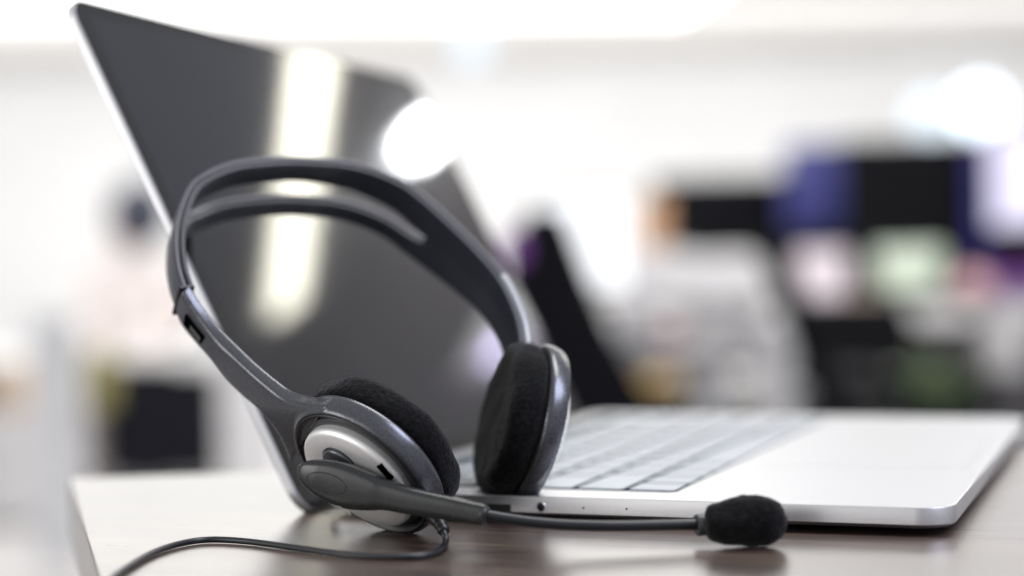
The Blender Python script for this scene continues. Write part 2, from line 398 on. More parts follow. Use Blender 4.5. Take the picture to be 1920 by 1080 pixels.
def band(name, h0, h1, inset, m_, parent, sa=0.135, sb=0.725):
    """shell between heights h0,h1 (outward) with a long slot"""
    bm = bmesh.new(); cols = [0, .12, .3, .3, .74, .74, .88, 1]
    V = []
    for i in range(N):
        s = i / (N - 1); T, O = frame(i); w = bw(s); row = []
        q = (s - (sa + sb) / 2) / ((sb - sa) / 2)
        open_ = math.sqrt(max(0, 1 - abs(q) ** 10)) if abs(q) < 1 else 0
        c0 = .545 - (.195 - .155 * smooth01(.42, .70, s)) * open_ ; c1 = .545 + .195 * open_
        cc_ = [0, .10, c0, c1, .92, 1]
        for h in (h0, h1):
            r = []
            for k, c in enumerate(cc_):
                x = c * w
                if k == 0: x += inset
                if k == 5: x -= inset
                if open_ > 0 and k == 2: x -= inset
                if open_ > 0 and k == 3: x += inset
                crown = -0.0006 * ((c - .5) * 2) ** 2
                r.append(bm.verts.new(path[i] + WB * x + O * (h + crown)))
            row.append(r)
        V.append((row, open_ > 0))
    for i in range(N - 1):
        (A, oa), (B, ob) = V[i], V[i + 1]
        slot = oa and ob
        for k in range(5):
            if k == 2 and slot: continue
            bm.faces.new((A[1][k], A[1][k + 1], B[1][k + 1], B[1][k]))
            bm.faces.new((A[0][k], B[0][k], B[0][k + 1], A[0][k + 1]))
        for k in (0, 5): bm.faces.new((A[0][k], A[1][k], B[1][k], B[0][k]))
        if slot:
            for k in (2, 3): bm.faces.new((A[0][k], A[1][k], B[1][k], B[0][k]))
        if oa != ob:
            Z = A if oa else B
            bm.faces.new((Z[0][2], Z[1][2], Z[1][3], Z[0][3]))
    for row in (V[0][0], V[-1][0]):
        for k in range(5): bm.faces.new((row[0][k], row[0][k + 1], row[1][k + 1], row[1][k]))
    o = hobj(name, bm, m_, parent); bev(o, 0.0003, 3, 50); return o
hb = band('headband', 0.0003, 0.0018, 0.0, M['band'], hs)
band('band_core', -0.0007, 0.0004, 0.0008, M['black'], hb)
band('band_liner', -0.0022, -0.0006, 0.0, M['liner'], hb)
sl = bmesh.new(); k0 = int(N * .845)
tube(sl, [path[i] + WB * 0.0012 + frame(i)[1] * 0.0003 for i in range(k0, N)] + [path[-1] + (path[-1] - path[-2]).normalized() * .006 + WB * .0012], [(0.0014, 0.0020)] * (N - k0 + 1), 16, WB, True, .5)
hobj('slider_highlight', sl, M['slider_highlight'], hb)  # strip along the front edge, lighter to carry the edge highlight
# -- near ear cup frame
n1 = cv(-.53, -.62, .57).normalized()
C1 = at(675, 891, 0.5412)
low = math.sqrt(1 - n1.z ** 2) * 0.0268
J1 = path[0] + WB * 0.0065
a1 = (C1 - n1 * 0.005) - J1; a1 = (a1 - n1 * a1.dot(n1)).normalized()
w1 = a1.cross(n1).normalized()
if w1.dot(WB) < 0: w1 = -w1
def cup(parent, C, n, a, w, mic):
    """C = centre of the outer plate, n = outward, a = from arm to cup"""
    # rim housing
    g = bmesh.new()
    prof = [(0, -0.004), (0.0240, -0.004), (0.0248, -0.0032), (0.0250, -0.0008), (0.02545, -0.0001), (0.0261, -0.0003), (0.0268, -0.0014), (0.0274, -0.0034), (0.0277, -0.0056), (0.0276, -0.0070), (0.0268, -0.0078), (0, -0.008)]
    lathe(g, prof, C, n, 96, a)
    return g
def arm(bm, pts, widths, thick, ref):
    tube(bm, pts, [(w_ / 2, t_ / 2) for w_, t_ in zip(widths, thick)], 48, ref, True, 0.3)
# near arm: centre line from J1 to the rim, in cup coordinates
def armpath(J, C, n, a, T0, k=9):
    E1 = C - n * 0.0052 - a * 0.0215
    pts = []
    L_ = (E1 - J).length
    for i in range(k + 1):
        t = i / k
        h00 = 2 * t ** 3 - 3 * t * t + 1; h10 = t ** 3 - 2 * t * t + t; h01 = -2 * t ** 3 + 3 * t * t; h11 = t ** 3 - t * t
        pts.append(J * h00 + T0 * (L_ * h10) + E1 * h01 + a * (L_ * h11))
    return pts
T0 = -(path[3] - path[0]).normalized()
Jn = J1 - frame(0)[1] * 0.0004 + T0 * (-0.003)
g = cup(hs, C1, n1, a1, w1, True)
PL = [(348, 540), (377, 585), (411, 627), (442, 658), (476, 690), (507, 716), (535, 737), (562, 749), (590, 753), (618, 754)]
QL = [(334, 570), (346, 602), (371, 633), (399, 664), (430, 704), (459, 733), (490, 759), (518, 790), (538, 822), (552, 858)]
off0 = (J1 - C1).dot(n1)
TH = [.0046, .0048, .005, .005, .005, .0051, .0053, .0056, .0060, .0062]
sec = []
for i, (p_, q_) in enumerate(zip(PL, QL)):
    t = i / (len(PL) - 1); of = off0 * (1 - t) ** 1.5 - 0.0036 * (1 - (1 - t) ** 1.5)
    X = C1 + n1 * of
    sec.append(tuple(onplane(p_[0], p_[1], X, n1)) + tuple(onplane(q_[0], q_[1], X, n1)) + (TH[i],))
sec = catmull(sec, 5); ringsA = []; ap = []
for c in sec:
    P_ = Vector(c[0:3]); Q_ = Vector(c[3:6]); m_ = (P_ + Q_) / 2; hw = (Q_ - P_) / 2; ap.append(m_); ring = []
    for k in range(48):
        t = 2 * math.pi * k / 48; cc2, ss2 = math.cos(t), math.sin(t)
        cc2 = math.copysign(abs(cc2) ** .3, cc2); ss2 = math.copysign(abs(ss2) ** .3, ss2)
        ring.append(g.verts.new(m_ + hw * cc2 + n1 * (c[6] / 2 * ss2)))
    ringsA.append(ring)
for A_, B_ in zip(ringsA, ringsA[1:]):
    for k in range(48): g.faces.new((A_[k], A_[(k + 1) % 48], B_[(k + 1) % 48], B_[k]))
g.faces.new(ringsA[0][::-1]); g.faces.new(ringsA[-1])
bmesh.ops.recalc_face_normals(g, faces=g.faces[:])
o = hobj('ear_cup', g, M['grey']); ec1 = o
rm = o.modifiers.new('rm', 'REMESH'); rm.mode = 'VOXEL'; rm.voxel_size = 0.00036; rm.use_smooth_shade = True
sm = o.modifiers.new('sm', 'SMOOTH'); sm.factor = 0.5; sm.iterations = 14
# slot window in the arm
k = 3
def armpt(t): 
    f = t * 45; i = min(44, int(f)); return ap[i].lerp(ap[i + 1], f - i)
s0, s1 = armpt(0.09), armpt(0.235)
dr = (s1 - s0).normalized(); nn = (n1 - dr * n1.dot(dr)).normalized(); ww = dr.cross(nn).normalized()
if ww.dot(w1) < 0: ww = -ww
rot = Matrix((dr, ww, nn)).transposed()
c_ = (s0 + s1) / 2 + nn * 0.0025 + ww * 0.0016
box_ = box('adjuster_window', c_, ((s1 - s0).length * .9, 0.0066, 0.0009), M['void'], None, 0.0003, rot); keep(box_, ec1)
c2 = c_ + dr * 0.0015 + nn * 0.00046 - ww * 0.0008
b2 = box('adjuster_tab', c2, ((s1 - s0).length * .5, 0.0026, 0.0003), M['boom'], None, 0.0002, rot); keep(b2, ec1)
# joint collar between band and arm
T, O = frame(0)
rot = Matrix((T, WB, O)).transposed()
b3 = box('band_clip', path[0] + WB * 0.0069 + O * -0.0001 - T * 0.0002, (0.0013, 0.0150, 0.0056), M['black'], None, 0.0006, rot); keep(b3, hb)
# groove ring + silver plate
bm = bmesh.new(); lathe(bm, [(0.0, -0.0036), (0.0247, -0.0036), (0.0253, -0.0012), (0.0252, 0.0001), (0.0246, 0.0002), (0.0243, -0.0012), (0.0236, -0.0016), (0.0233, -0.0030), (0.0, -0.0030)], C1, n1, 96)
hobj('groove_ring', bm, M['black'], ec1)
bm = bmesh.new(); lathe(bm, [(0.0, -0.0029), (0.0228, -0.0029), (0.0229, -0.0016), (0.0222, -0.0010), (0.0, -0.0008)], C1, n1, 96)
hobj('step_ring', bm, M['dgrey'], ec1)
bm = bmesh.new(); lathe(bm, [(0.0, -0.0017), (0.0205, -0.0017), (0.0207, 0.0008), (0.0204, 0.0020), (0.0198, 0.0026), (0.0190, 0.0029), (0.0184, 0.0031), (0.0172, 0.0036), (0.0145, 0.0041), (0.0105, 0.0044), (0.006, 0.0045), (0, 0.0046)], C1, n1, 96)
plate = hobj('ear_plate', bm, M['silver'], ec1)
m = plate.modifiers.new('es', 'EDGE_SPLIT'); m.split_angle = math.radians(50)
hubC = onplane(640, 872, C1 + n1 * 0.0042, n1)
bm = bmesh.new(); lathe(bm, [(0, -0.001), (0.0068, -0.001), (0.0068, 0.0006), (0.0062, 0.0012), (0, 0.0014)], hubC, n1, 48)
hobj('boom_pivot', bm, M['grey'], plate)
bm = bmesh.new(); lathe(bm, [(0.0067, -0.0012), (0.0072, -0.0012), (0.0072, 0.0002), (0.0067, 0.0002), (0.0067, -0.0012)], hubC, n1, 48)
hobj('pivot_seam', bm, M['black'], plate)
sp = onplane(723, 884, C1 + n1 * 0.0027, n1)
sd = (sp - C1); sd = (sd - n1 * sd.dot(n1)).normalized(); tg = n1.cross(sd)
rot = Matrix((sd, tg, n1)).transposed()
keep(box('notch', sp - n1 * 0.0002, (0.0018, 0.0060, 0.0022), M['void'], None, 0.0001, rot), plate)
# -- foam cushions
def cushion(C, n, r, t, seed, xd):
    bm = bmesh.new()
    prof = []
    K = 26
    for i in range(K + 1):
        a = -math.pi / 2 + math.pi * i / K
        rr = r - t / 2 * 1.0 + t / 2 * abs(math.cos(a)) ** .75
        prof.append((rr, math.copysign(abs(math.sin(a)) ** .8, math.sin(a)) * t / 2))
    inner = [(r * f, t / 2 * (1 - .12 * (1 - f))) for f in (.62, .5, .38, .26, .14, .06)]
    prof = [(0, -t / 2)] + [(r * f, -t / 2) for f in (.2, .4, .55)] + prof + inner + [(0, t / 2 * .88)]
    lathe(bm, prof, C, n, 150, xd)
    bmesh.ops.recalc_face_normals(bm, faces=bm.faces[:]); bm.normal_update()
    for v in bm.verts:
        p = v.co * 1000 + Vector((seed, 0, 0))
        d = noise.noise(p * .12) * 0.0007 + noise.noise(p * .5) * .00016 + noise.noise(p * 1.7) * .00009
        v.co += v.normal * d
    fuzz(bm, 9000, seed)
    return bm
def fuzz(bm, n, seed, L=0.0007):
    bm.normal_update(); rnd = random.Random(seed); fs = bm.faces[:]
    ar = [f.calc_area() for f in fs]; picks = rnd.choices(fs, ar, k=n)
    info = []
    for f in picks:
        vs = [v.co for v in f.verts]; w_ = [rnd.random() for _ in vs]; s_ = sum(w_)
        p = sum((c * q for c, q in zip(vs, w_)), Vector()) / s_
        info.append((p, f.normal.copy()))
    for p, nm in info:
        d = (nm + Vector((rnd.uniform(-1, 1), rnd.uniform(-1, 1), rnd.uniform(-1, 1))) * .8).normalized()
        t = d.orthogonal().normalized() * 0.00004
        l = L * rnd.uniform(.3, 1)
        bm.faces.new([bm.verts.new(p - nm * .0001 - t), bm.verts.new(p - nm * .0001 + t), bm.verts.new(p + d * l)])
def fobj(name, bm, parent):
    me = bpy.data.meshes.new(name); bm.to_mesh(me); bm.free()
    o = link(name, me, M['foam'], None, True); keep(o, parent); return o
fobj('ear_cushion', cushion(C1 - n1 * 0.0130, -n1, 0.0276, 0.0115, 11, a1), ec1)
# -- far ear cup
n2 = cv(.945, -.245, -.215).normalized()
P2c = at(957, 791, 0.5835)
# rest on the deck
lowz = P2c.z - math.sqrt(1 - n2.z ** 2) * 0.0262
P2c.z += (DECK + 0.0003 - lowz) * 0.5
C2 = P2c + n2 * 0.0128
J2 = path[-1] + WB * 0.004
a2 = C2 - J2; a2 = (a2 - n2 * a2.dot(n2)).normalized(); w2 = a2.cross(n2)
g = cup(hs, C2, n2, a2, w2, False)
T2 = (path[-1] - path[-4]).normalized()
E1 = C2 - n2 * 0.006 - a2 * 0.02
jp = J2 - T2 * 0.002
ap2 = []
for i in range(9):
    t = i / 8; Lq = (E1 - jp).length
    h00 = 2 * t ** 3 - 3 * t * t + 1; h10 = t ** 3 - 2 * t * t + t; h01 = -2 * t ** 3 + 3 * t * t; h11 = t ** 3 - t * t
    ap2.append(jp * h00 + T2 * (Lq * h10) + E1 * h01 + a2 * (Lq * h11))
arm(g, ap2, [0.011, 0.011, 0.011, .012, .013, .015, .018, .022, .027], [0.004, 0.004, 0.004, 0.004, 0.0042, 0.0045, 0.005, 0.006, .007], n2)
o = hobj('ear_cup', g, M['grey']); ec2 = o
rm = o.modifiers.new('rm', 'REMESH'); rm.mode = 'VOXEL'; rm.voxel_size = 0.00055; rm.use_smooth_shade = True
sm = o.modifiers.new('sm', 'SMOOTH'); sm.factor = 0.6; sm.iterations = 6
bm = bmesh.new(); lathe(bm, [(0.0, -0.0017), (0.0206, -0.0017), (0.0207, 0.0), (0.0192, 0.0018), (0.0150, 0.0034), (0.0105, 0.0041), (0, 0.0044)], C2, n2, 64)
hobj('ear_plate', bm, M['silver'], ec2)
fobj('ear_cushion', cushion(P2c, -n2, 0.0266, 0.0118, 37, a2), ec2)

# -- boom mount
bd = [(563, 882, .5335), (567, 882, .533), (579, 886, .532), (605, 895.5, .530), (631, 904, .528), (661, 914, .5258), (698, 923, .5235), (727, 929, .522), (779, 941, .519), (840, 952, .516), (875, 959, .5145), (910, 965, .513)]
hh = [2, 14, 25, 36, 41, 41, 34.5, 28, 25, 22.5, 21.5, 20.5]
bp_ = catmull([(x, y, d, h) for (x, y, d), h in zip(bd, hh)], 5)
pts = [at(x, y, d) for x, y, d, h in bp_]
rad = [(0.0036 * min(1, (h / 34) ** .5) if i < 200 else 0, h / FPX * d) for i, (x, y, d, h) in enumerate(bp_)]
g = bmesh.new()
# sweep with 'side' axis towards the camera and 'ref' axis up in the picture
tube(g, pts, rad, 36, UP, True, 0.62)
boom = hobj('microphone_boom', g, M['boom'])
for v in boom.data.vertices: pass
m = boom.modifiers.new('es', 'EDGE_SPLIT'); m.split_angle = math.radians(60)
# oval relief on the mount
ring = []
for k in range(48):
    a = 2 * math.pi * k / 48; c, s = math.cos(a), math.sin(a)
    ex = 38 * c; ey = 18 * s; th = math.radians(17)
    px = 612 + ex * math.cos(th) - ey * math.sin(th); py = 906 + ex * math.sin(th) + ey * math.cos(th)
    ring.append((px, py))
bpy.context.view_layer.update()
from mathutils.bvhtree import BVHTree
bt = BVHTree.FromPolygons([v.co.copy() for v in boom.data.vertices], [tuple(p.vertices) for p in boom.data.polygons])
rp_ = []
for px, py in ring:
    r = ray(px, py).normalized(); h = bt.ray_cast(CAM, r)
    if h[0] is not None: rp_.append(h[0] + h[1] * 0.00001)
if len(rp_) > 20:
    g = bmesh.new(); tube(g, rp_ + rp_[:1], 0.00016, 8, FW, False)
    hobj('oval_emblem', g, M['black'], boom)
# flexible tube
tp = [(902, 963, .5131), (925, 968, .5128), (962, 974, .5125), (1000, 979, .5122), (1060, 984, .512), (1130, 986, .512), (1200, 985.5, .513), (1260, 984, .514), (1312, 982.5, .515)]
pts = [at(*p) for p in catmull(tp, 6)]
g = bmesh.new(); tube(g, pts, 0.00165, 20, UP)
hobj('boom_tube', g, M['cable'], boom)
g = bmesh.new(); tube(g, [at(900, 963, .5132), at(914, 966.5, .5129)], [0.0031, 0.0025], 24, UP); hobj('boom_socket', g, M['black'], boom)
g = bmesh.new(); tube(g, [at(1305, 984.5, .5149), at(1307, 984.3, .515), at(1335, 982, .5154)], [0.0029, 0.0033, 0.0033], 28, UP)
o = hobj('microphone_collar', g, M['dgrey'], boom); bev(o, 0.0004, 2)
# mic foam
fm = [(1324, 981, 18), (1328, 981, 30), (1336, 980.5, 34.5), (1350, 980, 38.5), (1368, 978.5, 43), (1390, 977, 46.5), (1413, 976, 47.5), (1437, 976, 45), (1454, 976.5, 38), (1465, 977.5, 28), (1471, 978, 18), (1474, 978, 8), (1475, 978, 2)]
fq = catmull([(a, b, c) for a, b, c in fm], 5)
dm = on(1400, 1026).copy(); dmd = (dm - CAM).dot(FW)
dmd = dmd + 0.0005
pts = [at(x, y, dmd) for x, y, r in fq]; rad = [max(1e-4, r / FPX * dmd) for x, y, r in fq]
g = bmesh.new(); tube(g, pts, rad, 90, UP); bmesh.ops.recalc_face_normals(g, faces=g.faces[:]); g.normal_update()
for v in g.verts:
    p = v.co * 1000
    v.co += v.normal * (noise.noise(p * .14) * .0007 + noise.noise(p * .45) * .0003 + noise.noise(p * 1.4) * .00016)
    if v.co.z < 0.0001: v.co.z = 0.0001
fuzz(g, 6000, 5, 0.0006)
fobj('microphone_foam', g, boom)

# -- cable
cp = [(at(812, 972, .531)), at(825, 985, .529), at(833, 1000, .525)]
zc = 0.00112
for x, y in [(835, 1018), (818, 1035), (780, 1043), (720, 1044), (650, 1040), (580, 1031), (510, 1021), (450, 1014), (390, 1012), (340, 1019), (290, 1035), (245, 1060), (205, 1090), (150, 1150), (90, 1260)]:
    cp.append(on(x, y, zc))
pts = catmull([tuple(p) for p in cp], 8)
g = bmesh.new(); tube(g, pts, 0.00102, 16, Vector((0.01, 0.02, 1)))
cb = hobj('cable', g, M['cable'])
g = bmesh.new(); q = catmull([tuple(at(806, 963, .532)), tuple(at(824, 981, .529)), tuple(at(833, 997, .526))], 6)
rr = [0.0021 + (0.00025 if (i % 3 == 1) else 0) - 0.00003 * i for i in range(len(q))]
tube(g, q, rr, 20, RT); hobj('strain_relief', g, M['black'], cb)

# ------------------------------------------------------------------ office background
BG = True
MB = {
    'bm_black': flat('matt_black', (0.004, 0.004, 0.006), .8, Specular_IOR_Level=0.15), 'blue': flat('blue_card', (0.05, 0.055, 0.24), .5), 'navy': flat('navy_card', (0.02, 0.015, 0.16), .5),
    'orange': flat('orange_card', (0.62, 0.36, 0.2), .6), 'purple': flat('purple_cloth', (0.2, 0.06, 0.3), .8), 'pink': flat('pink_cloth', (0.72, 0.42, 0.44), .8),
    'grey': flat('grey_laminate', (0.27, 0.26, 0.27), .5), 'lgrey': flat('pale_laminate', (0.7, 0.69, 0.7), .4), 'white': flat('white_laminate', (0.82, 0.82, 0.83), .4),
    'yellow': flat('yellow_plastic', (0.75, 0.45, 0.04), .5), 'green': flat('green_leaf', (0.09, 0.15, 0.05), .6), 'skin': flat('skin', (0.72, 0.45, 0.37), .6),
    'hair': flat('dark_hair', (0.03, 0.035, 0.06), .6), 'shirt': flat('pale_shirt', (0.74, 0.67, 0.65), .8), 'olive': flat('olive_cloth', (0.28, 0.25, 0.1), .8),
    'beige': flat('beige_card', (0.62, 0.5, 0.4), .8), 'dark': flat('charcoal_fabric', (0.012, 0.012, 0.017), .9, Specular_IOR_Level=0.1)}
def cbox(name, x0, y0, x1, y1, d, depth, m_, parent=None, b=0.004):
    """upright box facing the camera side of the room, front face spanning these picture coordinates at distance d"""
    c = at((x0 + x1) / 2, (y0 + y1) / 2, d) + FH * depth / 2
    rot = Matrix((RH, FH, Vector((0, 0, 1)))).transposed()
    w = (x1 - x0) / FPX * d; h = (y1 - y0) / FPX * d
    o = box(name, c, (w, depth, h), m_, None, b, rot)
    if parent: keep(o, parent)
    return o
def T_(name, label, cat, px, py, d, group=None):
    p = at(px, py, d); return thing(name, label, cat, p, group)
def monitor(label, x0, y0, x1, y1, d, screen, ztop=-0.02, group='computer monitors in the blurred office'):
    t = T_('monitor', label, 'monitor', (x0 + x1) / 2, y1, d, group)
    cbox('casing', x0, y0, x1, y1, d, 0.035, MB['bm_black'], t)
    if screen: 
        mx, my = (x1 - x0) * .03, (y1 - y0) * .04
        cbox('screen', x0 + mx, y0 + my, x1 - mx, y1 - my, d - 0.003, 0.002, screen, t, 0)
    c = at((x0 + x1) / 2, y1, d) + FH * 0.02; hs_ = c.z - ztop
    o = box('stand', c + Vector((0, 0, -hs_ / 2)), (0.05, 0.02, hs_ + 0.01), MB['bm_black'], None, 0.003); keep(o, t)
    o = box('stand_base', Vector((c.x, c.y, ztop + 0.006)), (0.2, 0.16, 0.01), MB['bm_black'], None, 0.003); keep(o, t)
    return t
def desk(label, px, d, w, dep, ztop, m_):
    p = CAM + FH * d + RH * ((px - 960) / FPX * d); t = thing('desk', label, 'desk', (p.x, p.y, FLOOR), 'office desks in the blurred background', math.atan2(RH.y, RH.x))
    box('desktop', (0, 0, ztop - FLOOR - 0.015), (w, dep, 0.03), m_, t, 0.003)
    for sx_ in (-1, 1):
        box('leg', (sx_ * (w / 2 - 0.04), 0, (ztop - FLOOR - 0.0305) / 2), (0.05, dep * .9, ztop - FLOOR - 0.0305), MB['lgrey'], t, 0.003)
    box('modesty_panel', (0, dep * .3, (ztop - FLOOR) * .55), (w - 0.14, 0.018, (ztop - FLOOR) * .6), MB['grey'], t, 0.003)
    return t
def chair(label, p, rz, m_, bwid=0.44, bh=0.5, seat=0.0, lean=0.1, top=0.75, pw=1.0):
    t = thing('office_chair', label, 'chair', (p.x, p.y, FLOOR), 'office chairs in the blurred background', rz)
    sh = 0.46 + seat
    o = box('seat', (0, 0, sh), (0.46, 0.44, 0.07), m_, t, 0.03)
    bm = bmesh.new()
    g0 = []
    for i in range(13):
        f = i / 12; z = sh + 0.1 + bh * f; y = 0.22 + lean * f
        ww_ = bwid / 2 * (1 - (1 - top) * f ** pw) * (1 if 0 < i < 12 else .86)
        g0.append([bm.verts.new((x, y + yy - .03 * (1 - abs(x) / ww_), z)) for x, yy in ((-ww_, -.0), (0, 0), (ww_, 0), (ww_, .04), (0, .04), (-ww_, .04))])
    for A, B in zip(g0, g0[1:]):
        for k in range(6): bm.faces.new((A[k], A[(k + 1) % 6], B[(k + 1) % 6], B[k]))
    bm.faces.new(g0[0][::-1]); bm.faces.new(g0[-1]); o = obj('backrest', bm, m_, t); bev(o, 0.01, 2)
    bm = bmesh.new(); tube(bm, [Vector((0, 0, sh - 0.03)), Vector((0, 0, 0.09))], 0.03, 12, Vector((1, 0, 0))); obj('gas_column', bm, MB['bm_black'], t)
    bm = bmesh.new(); tube(bm, [Vector((0, 0.1, sh - 0.02)), Vector((0, 0.26, sh)), Vector((0, 0.27, sh + 0.15))], 0.02, 10, Vector((1, 0, 0))); obj('back_support', bm, MB['bm_black'], t)
    for k in range(5):
        a = 2 * math.pi * k / 5; e = Vector((math.cos(a) * .29, math.sin(a) * .29, 0.065))
        bm = bmesh.new(); tube(bm, [Vector((0, 0, 0.1)), e], 0.02, 8, Vector((0, 0, 1))); l_ = obj('base_arm', bm, MB['bm_black'], t)
        bm = bmesh.new(); lathe(bm, [(0, -.02), (.03, -.02), (.03, .02), (0, .02)], e + Vector((0, 0, -.035)), Vector((-math.sin(a), math.cos(a), 0)), 14); obj('caster', bm, MB['bm_black'], l_)
    return t
def ground(px, d): return CAM + FH * d + RH * ((px - 960) / FPX * d)
RZ = math.atan2(RH.y, RH.x)
if BG:
    # desks
    desk('long grey desk across the middle of the office carrying two dark monitors', 1620, 5.5, 1.9, 0.9, -0.02, MB['grey'])
    desk('small grey desk under the white glowing monitor', 1130, 3.65, 0.5, 0.5, -0.085, MB['grey'])
    desk('pale desk at the left behind the laptop with a black cabinet under it', 190, 6.6, 1.1, 0.7, 0.0-0.20, MB['white'])
    # monitors
    monitor('black monitor left of the blue binder, its screen switched off', 1225, 330, 1530, 485, 5.9, None)
    monitor('large black monitor right of the blue binder, its screen switched off', 1580, 258, 1860, 490, 5.3, None)
    monitor('white glowing monitor between the black chair and the orange folder', 1008, 355, 1180, 550, 3.6, emit('lit_white_screen', (.95, .97, 1), 1.6), -0.085)
    monitor('lavender lit monitor at the right edge of the picture', 1852, 235, 2050, 430, 5.3, emit('lit_lavender_screen', (.82, .78, 1), 1.3))
    tag(cbox('binder', 1492, 268, 1590, 566, 5.6, 0.25, MB['blue']), 'tall blue binder between the two black monitors', 'binder')
    tag(cbox('archive_box', 1180, 470, 1290, 566, 5.55, 0.25, MB['lgrey']), 'pale grey archive box under the orange folder', 'box')
    tag(cbox('folder', 1205, 368, 1252, 469, 5.6, 0.12, MB['orange']), 'orange folder standing right of the glowing white monitor', 'folder')
    tag(cbox('partition_post', 1828, 258, 1850, 572, 5.2, 0.05, MB['navy']), 'dark blue upright post beside the lavender lit monitor', 'post')
    tag(cbox('desk_divider', 1465, 425, 1990, 560, 5.45, 0.03, MB['dark']), 'charcoal desk divider behind the glowing round pot and lamp shade', 'divider')
    # chairs
    p = at(1030, 506, 2.5); chair('black office chair with tapering back just behind the laptop screen', p, RZ, MB['bm_black'], 0.48, 0.36, -0.02, 0.03, 0.14, 0.55)
    p = at(1645, 506, 4.3); chair('low black office chair in front of the grey desk under the green lamp shade', p, RZ, MB['bm_black'], 0.34, 0.19, -0.04, 0.05, 0.8)
    tag(cbox('paper_tray', 1862, 575, 1925, 700, 5.0, 0.2, MB['lgrey'], None, .01), 'pale tray standing low at the right edge below the purple box', 'tray')
    tag(cbox('jacket', 945, 430, 985, 500, 2.45, 0.05, MB['purple'], None, 0.012), 'purple jacket bundled beside the top of the black chair', 'jacket')
    p = at(1370, 506, 4.9); chair('white office chair with round back in front of the long grey desk', p, RZ, MB['lgrey'], 0.28, 0.28, 0.0, 0.05, 0.8)
    # slanting black frame + seat: a chair seen from its side
    t = T_('folding_chair', 'black folding chair with a slanting frame seen from the side right of the white chair', 'chair', 1600, 760, 3.0)
    bm = bmesh.new(); tube(bm, [at(1440, 450, 3.0), at(1500, 600, 3.0), at(1560, 770, 3.0), at(1760, 1360, 3.0)], 0.028, 12, UP); keep(obj('frame', bm, MB['bm_black']), t)
    bm = bmesh.new(); tube(bm, [at(1440, 450, 3.35), at(1500, 600, 3.35), at(1560, 770, 3.35), at(1740, 1270, 3.35)], 0.026, 12, UP); keep(obj('frame', bm, MB['bm_black']), t)
    keep(cbox('seat', 1545, 705, 1710, 740, 3.0, 0.36, MB['bm_black'], None, 0.01), t)
    bm = bmesh.new(); tube(bm, [at(1690, 730, 3.0), at(1500, 1360, 3.0)], 0.016, 12, UP); keep(obj('leg', bm, MB['bm_black']), t)
    # items
    def ball(name, label, cat, px, py, r, d, m_, parent=None, fl=1.0):
        p = at(px, py, d); bm = bmesh.new(); R_ = r / FPX * d
        lathe(bm, [(R_ * math.sin(math.pi * i / 14), -R_ * fl * math.cos(math.pi * i / 14)) for i in range(15)], p, Vector((0, 0, 1)), 28)
        return tag(obj(name, bm, m_), label, cat)
    def pot(name, label, cat, px, y0, y1, r, d, m_, inner=None):
        p = at(px, y1, d); h = (y1 - y0) / FPX * d; R_ = r / FPX * d
        bm = bmesh.new(); lathe(bm, [(0, 0), (R_ * .8, 0), (R_ * .85, h * .02), (R_, h), (R_ * .93, h), (R_ * .78, h * .1), (0, h * .1)], p, Vector((0, 0, 1)), 32)
        return tag(obj(name, bm, m_), label, cat)
    pot('glowing_pot', 'pinkish white round pot with an added glow on the grey desk under the blue binder', 'pot', 1542, 470, 555, 48, 5.0, emit('pink_pot_glow', (.85, .74, .8), 1.15))  # plain pot given an added glow, not a lamp
    pot('lamp_shade', 'pale green glowing lamp shade below the large black monitor', 'lamp', 1705, 465, 540, 62, 5.0, emit('green_lit_shade', (.74, .84, .68), 1.1))
    ball('helmet', 'pink round pouch lying at the right of the grey desk', 'pouch', 1825, 545, 38, 5.2, MB['pink'])
    tag(cbox('box', 1855, 505, 1990, 572, 5.2, 0.2, MB['purple']), 'purple box at the right end of the grey desk', 'box')
    tag(cbox('paper_stack', 1085, 612, 1165, 655, 3.55, 0.15, MB['white']), 'white paper stack under the glowing white monitor', 'papers')
    tag(cbox('paper_box', 1165, 575, 1235, 652, 3.75, 0.15, MB['lgrey'], None, .01), 'pale grey box on the small desk right of the papers', 'box')
    tag(cbox('poster_tube', 1425, 600, 1495, 1148, 4.0, 0.07, MB['lgrey'], None, .02), 'pale grey panel standing left of the slanting black frame', 'panel')
    pot('waste_bin', 'tall yellow bin seen just above the laptop keyboard edge', 'bin', 1265, 705, 1118, 58, 4.2, MB['yellow'])
    t = T_('potted_plant', 'green plant in a tall white planter low down at the right', 'plant', 1748, 820, 4.2)
    bm = bmesh.new(); p = at(1748, 820, 4.2); lathe(bm, [(0, FLOOR - p.z), (.06, FLOOR - p.z), (.075, .07), (.065, .07), (0, .055)], p, Vector((0, 0, 1)), 24); keep(obj('pot', bm, MB['white']), t)
    bm = bmesh.new()
    for k in range(110):
        c = p + Vector((random.gauss(0, .04), random.gauss(0, .04), .07 + abs(random.gauss(0.05, .04)))); q = Vector((random.uniform(-1, 1), random.uniform(-1, 1), random.uniform(-.3, 1))).normalized()
        s_ = q.orthogonal().normalized() * .008
        bm.faces.new([bm.verts.new(c - q * .02), bm.verts.new(c + s_), bm.verts.new(c + q * .025), bm.verts.new(c - s_)])
    keep(obj('foliage', bm, MB['green']), t)
